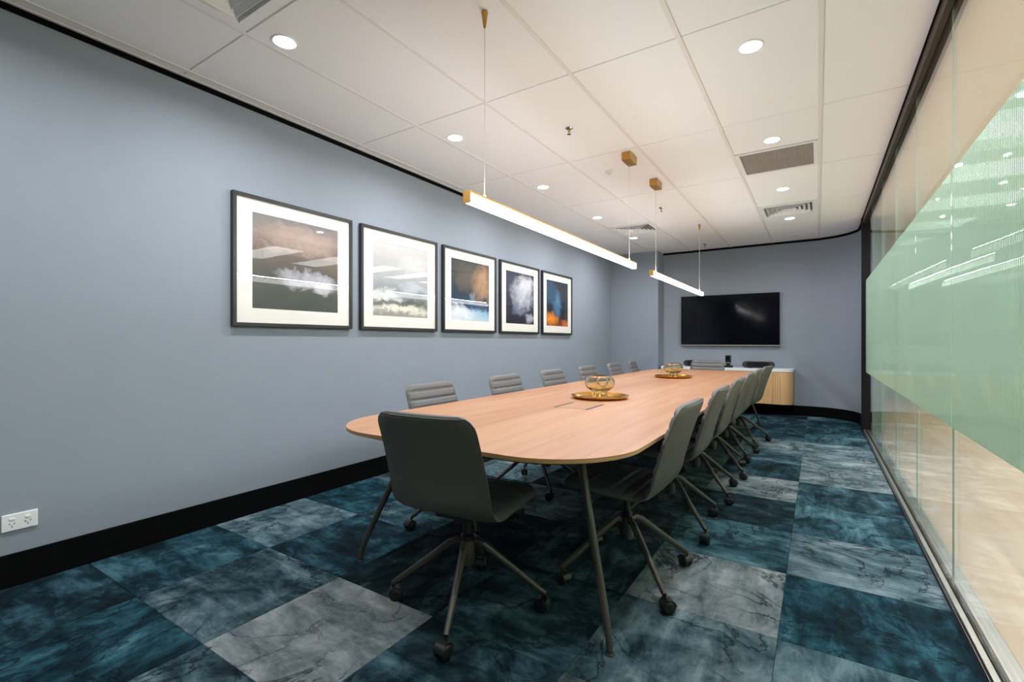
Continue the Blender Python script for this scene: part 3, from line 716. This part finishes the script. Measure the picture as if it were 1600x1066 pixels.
# ------------------------------------------------------------------ framed pictures
c8 = srgb
ARTS = [
 m_art('art_grey_rose_sky', [(0.0, c8(58, 60, 58)), (0.3, c8(78, 78, 74)), (0.48, c8(92, 86, 80)), (0.6, c8(112, 98, 90)), (0.8, c8(150, 132, 124)), (1.0, c8(128, 124, 126))],
       [(0.55, 0.80, 0.5, 0.2, c8(190, 166, 152), 0.8), (0.62, 0.36, 0.40, 0.10, c8(190, 190, 200), 0.9), (0.80, 0.28, 0.14, 0.09, c8(210, 210, 216), 0.8), (0.2, 0.1, 0.4, 0.2, c8(70, 74, 70), 0.6)]),
 m_art('art_white_cloud_bank', [(0.0, c8(150, 148, 140)), (0.1, c8(206, 202, 190)), (0.17, c8(108, 112, 104)), (0.3, c8(130, 136, 138)), (0.45, c8(160, 164, 168)), (0.6, c8(176, 176, 178)), (1.0, c8(200, 198, 196))],
       [(0.2, 0.30, 0.35, 0.08, c8(226, 226, 226), 0.9), (0.75, 0.42, 0.3, 0.10, c8(196, 202, 210), 0.8), (0.75, 0.75, 0.4, 0.16, c8(214, 212, 210), 0.7), (0.5, 0.08, 0.6, 0.05, c8(232, 228, 214), 0.9), (0.7, 0.22, 0.3, 0.06, c8(70, 76, 68), 0.7)]),
 m_art('art_teal_amber_cloud', [(0.0, c8(190, 206, 216)), (0.12, c8(150, 186, 210)), (0.24, c8(28, 74, 112)), (0.4, c8(16, 42, 64)), (0.6, c8(34, 54, 62)), (0.8, c8(58, 62, 58)), (1.0, c8(52, 56, 54))],
       [(0.80, 0.66, 0.34, 0.42, c8(172, 134, 100), 1.0), (0.2, 0.12, 0.5, 0.2, c8(228, 232, 234), 0.95), (0.40, 0.70, 0.32, 0.3, c8(104, 90, 76), 0.7), (0.85, 0.33, 0.25, 0.08, c8(40, 40, 44), 0.7), (0.55, 0.38, 0.08, 0.08, c8(140, 168, 186), 0.6)]),
 m_art('art_navy_white_plume', [(0.0, c8(24, 26, 40)), (0.3, c8(36, 42, 62)), (0.6, c8(56, 62, 86)), (0.85, c8(58, 62, 84)), (1.0, c8(44, 48, 68))],
       [(0.58, 0.60, 0.46, 0.40, c8(196, 197, 208), 0.9), (0.72, 0.80, 0.34, 0.22, c8(224, 222, 226), 0.8), (0.45, 0.28, 0.30, 0.16, c8(112, 122, 150), 0.8), (0.85, 0.12, 0.16, 0.12, c8(190, 194, 206), 0.8), (0.05, 0.45, 0.2, 0.4, c8(26, 28, 42), 0.7)]),
 m_art('art_ember_smoke', [(0.0, c8(120, 66, 30)), (0.15, c8(62, 44, 38)), (0.35, c8(34, 40, 52)), (0.6, c8(40, 50, 66)), (0.85, c8(48, 56, 72)), (1.0, c8(40, 44, 54))],
       [(0.24, 0.14, 0.34, 0.20, c8(240, 142, 34), 1.0), (0.9, 0.06, 0.2, 0.10, c8(214, 120, 36), 0.9), (0.5, 0.48, 0.22, 0.36, c8(84, 132, 172), 0.85), (0.2, 0.75, 0.32, 0.3, c8(44, 84, 116), 0.8), (0.6, 0.85, 0.2, 0.12, c8(56, 46, 44), 0.7)]),
]
PLAB = ['framed print of grey rose-tinted sky with low cloud, farthest from the television', 'framed print of a pale white and grey cloud bank', 'framed print of teal storm cloud with amber plume',
        'framed print of a white plume on navy sky', 'framed print of dark blue smoke over orange ember glow']
PWD, PHT = 0.905, 0.852
for i in range(5):
    y0 = 1.538 + 0.9905 * i; yc = y0 + PWD / 2; zc = 1.645
    t = thing('framed_picture', PLAB[i], 'picture', (XL, yc, zc), 0, 'framed cloud prints on the left wall')
    fw, dp = 0.024, 0.034
    fr = [MB().box(0.001, dp, -PWD / 2, PWD / 2, PHT / 2 - fw, PHT / 2), MB().box(0.001, dp, -PWD / 2, PWD / 2, -PHT / 2, -PHT / 2 + fw),
          MB().box(0.001, dp, -PWD / 2, -PWD / 2 + fw, -PHT / 2 + fw, PHT / 2 - fw), MB().box(0.001, dp, PWD / 2 - fw, PWD / 2, -PHT / 2 + fw, PHT / 2 - fw)]
    for f in fr: obj('frame_rail', f.mesh('frame_rail', M['picframe'], bevel=0.0015), t)
    aw, ah = 0.325, 0.3125; az = 0.006
    iw, ih = PWD / 2 - fw, PHT / 2 - fw
    mt = MB()
    for a in ((-iw, iw, ah + az, ih), (-iw, iw, -ih, -ah + az), (-iw, -aw, -ah + az, ah + az), (aw, iw, -ah + az, ah + az)): mt.box(0.004, 0.021, *a)
    obj('mat_board', mt.mesh('mat_board', M['mat']), t)
    obj('print', MB().box(0.002, 0.018, -aw, aw, -ah, ah).mesh('print', ARTS[i]), t, (0, 0, az))
    obj('glazing', MB().box(0.024, 0.0255, -iw, iw, -ih, ih).mesh('glazing', M['picglass']), t)

# ------------------------------------------------------------------ power outlet on the left wall
t = thing('power_outlet', 'white double power outlet low on the blue grey wall', 'power outlet', (XL, 0.604, 0.293))
obj('plate', MB().box(0.0, 0.009, -0.06, 0.06, -0.0385, 0.0385).mesh('plate', M['white_plastic'], bevel=0.003), t)
for sy in (-1, 1):
    obj('switch', MB().box(0.009, 0.0125, sy * 0.026 - 0.009, sy * 0.026 + 0.009, 0.011, 0.020).mesh('switch', M['white_plastic'], bevel=0.001), t)
    for dy, dz, a in ((-0.008, -0.006, 0.5), (0.008, -0.006, -0.5), (0.0, -0.018, 0.0)):
        s = obj('socket_slot', MB().box(0.0085, 0.0096, -0.0014, 0.0014, -0.0045, 0.0045).mesh('socket_slot', M['grey_dot']), t, (0, sy * 0.026 + dy, dz)); s.rotation_euler.x = a
for sy in (-1, 1):
    obj('screw_cap', MB().lathe([(0.001, 0.0088), (0.003, 0.0088), (0.003, 0.0098), (0.001, 0.0098)], 10, (0, sy * 0.042, 0), 'x').mesh('screw_cap', M['white_plastic']), t)

# ------------------------------------------------------------------ television
t = thing('television', 'large black wall mounted flat television', 'television', (-1.225, YF, 1.47))
w, h = 0.735, 0.415
obj('back_housing', MB().box(-w + 0.06, w - 0.06, -0.035, -0.001, -h + 0.06, h - 0.06).mesh('back_housing', M['tvbezel'], bevel=0.004), t)
obj('bezel', MB().box(-w, w, -0.060, -0.035, -h, h).mesh('bezel', M['tvbezel'], bevel=0.003), t)
obj('screen', MB().box(-w + 0.008, w - 0.008, -0.0612, -0.058, -h + 0.016, h - 0.008).mesh('screen', M['tv']), t)
obj('lower_trim', MB().box(-w, w, -0.063, -0.059, -h, -h + 0.012).mesh('lower_trim', M['grille'], bevel=0.001), t)

# ------------------------------------------------------------------ credenza
CXA, CXB, CYF, CYB = -2.20, -0.300, 7.99, YF - 0.016
t = thing('credenza', 'wall hung oak credenza with a rounded end below the television', 'credenza', (0, 0, 0))
def cred_outline(ins, r=0.13):
    o = [(CXA + ins, CYB), (CXA + ins, CYF + ins)]
    cx, cy = CXB - ins - (r), CYF + ins + r
    o += [(cx + r * math.cos(a), cy + r * math.sin(a)) for a in [-PI / 2 + PI / 2 * i / 12 for i in range(13)]]
    return o + [(CXB - ins, CYB)]
obj('carcass', MB().prism(cred_outline(0.018), 0.19, 0.672).mesh('carcass', M['oak_v'], smooth=True), t)
# timber fronts: flat doors then narrow staves round the curved end
xd = CXA + 0.012; nd = 3; wd = (CXB - 0.13 - 0.13 - xd) / nd
for i in range(nd):
    obj('door', MB().box(xd + i * wd + 0.0015, xd + (i + 1) * wd - 0.0015, CYF + 0.004, CYF + 0.0178, 0.192, 0.670).mesh('door', M['oak_v'], bevel=0.001), t)
out = cred_outline(0.006); flat_n = 4
path = [(xd + nd * wd + (CXB - 0.136 - xd - nd * wd) * i / flat_n, CYF + 0.006) for i in range(flat_n)] + out[2:15]
pin = [(xd + nd * wd + (CXB - 0.136 - xd - nd * wd) * i / flat_n, CYF + 0.0178) for i in range(flat_n)] + cred_outline(0.0178, 0.13)[2:15]
path += [(CXB - 0.006, CYF + 0.136 + (CYB - CYF - 0.136) * i / 7) for i in range(1, 8)]; pin += [(CXB - 0.0178, CYF + 0.1478 + (CYB - CYF - 0.1478) * i / 7) for i in range(1, 8)]
for a, b, c, d in zip(path[:-1], path[1:], pin[1:], pin[:-1]):
    g = 0.03
    q = [(a[0] + (b[0] - a[0]) * g, a[1] + (b[1] - a[1]) * g), (b[0] + (a[0] - b[0]) * g, b[1] + (a[1] - b[1]) * g), c, d]
    obj('stave', MB().prism(q, 0.192, 0.670).mesh('stave', M['oak_v']), t)
obj('worktop', MB().prism(cred_outline(0.0), 0.6725, 0.7155).mesh('worktop', M['stone'], bevel=0.003), t)
CT = 0.7155
# devices on the credenza
def pill(x0, x1, z0, z1, label):
    h = (z1 - z0) / 2; xc = (x0 + x1) / 2; hw = (x1 - x0) / 2
    t = thing('pill_speaker', label, 'speaker', (xc, 8.12, CT), 0, 'pill shaped speakers on the credenza')
    o = [(x, z + h + 0.006) for x, z in rrect(-hw, hw, -h, h, h * 0.999, 8)]
    obj('cloth_body', MB().loft([[(x * k2, yy, (z - h - 0.006) * k2 + h + 0.006) for x, z in o] for yy, k2 in ((-0.042, 0.95), (-0.036, 1.0), (0.036, 1.0), (0.042, 0.95))]).mesh('cloth_body', M['speaker'], smooth=True), t)
    for s in (-1, 1):
        obj('foot', MB().box(s * hw * 0.5 - 0.03, s * hw * 0.5 + 0.03, -0.025, 0.025, 0.0, 0.012).mesh('foot', M['device']), t)
    obj('front_band', MB().loft([[(x * k2, yy, (z - h - 0.006) * k2 + h + 0.006) for x, z in o] for yy, k2 in ((-0.0435, 0.72), (-0.0415, 0.74))]).mesh('front_band', M['device']), t)
pill(-0.985, -0.545, 0.735, 0.831, 'dark grey pill shaped speaker at the rounded end of the credenza')
pill(-1.860, -1.420, 0.735, 0.831, 'dark grey pill shaped speaker on the credenza beside the column')
t = thing('conference_camera', 'small black conference camera on a stand below the television', 'camera', (-1.185, 8.10, CT), 0)
obj('base', MB().prism(rrect(-0.068, 0.068, -0.05, 0.05, 0.03, 5), 0.0, 0.034).mesh('base', M['device'], bevel=0.003), t)
obj('neck', MB().lathe([(0.03, 0.034), (0.028, 0.05), (0.035, 0.06)], 16).mesh('neck', M['device'], smooth=True), t)
hd = obj('camera_head', MB().prism(rrect(-0.040, 0.040, -0.035, 0.035, 0.012, 4), 0.058, 0.190).mesh('camera_head', M['device'], bevel=0.004), t)
obj('camera_lens', MB().lathe([(0.001, -0.0395), (0.018, -0.0395), (0.021, -0.036), (0.021, -0.033)], 20, (0, 0, 0.145), 'y').mesh('camera_lens', M['tv'], smooth=True), hd)
obj('status_band', MB().box(-0.036, 0.036, -0.0365, -0.034, 0.070, 0.078).mesh('status_band', M['grille']), hd)
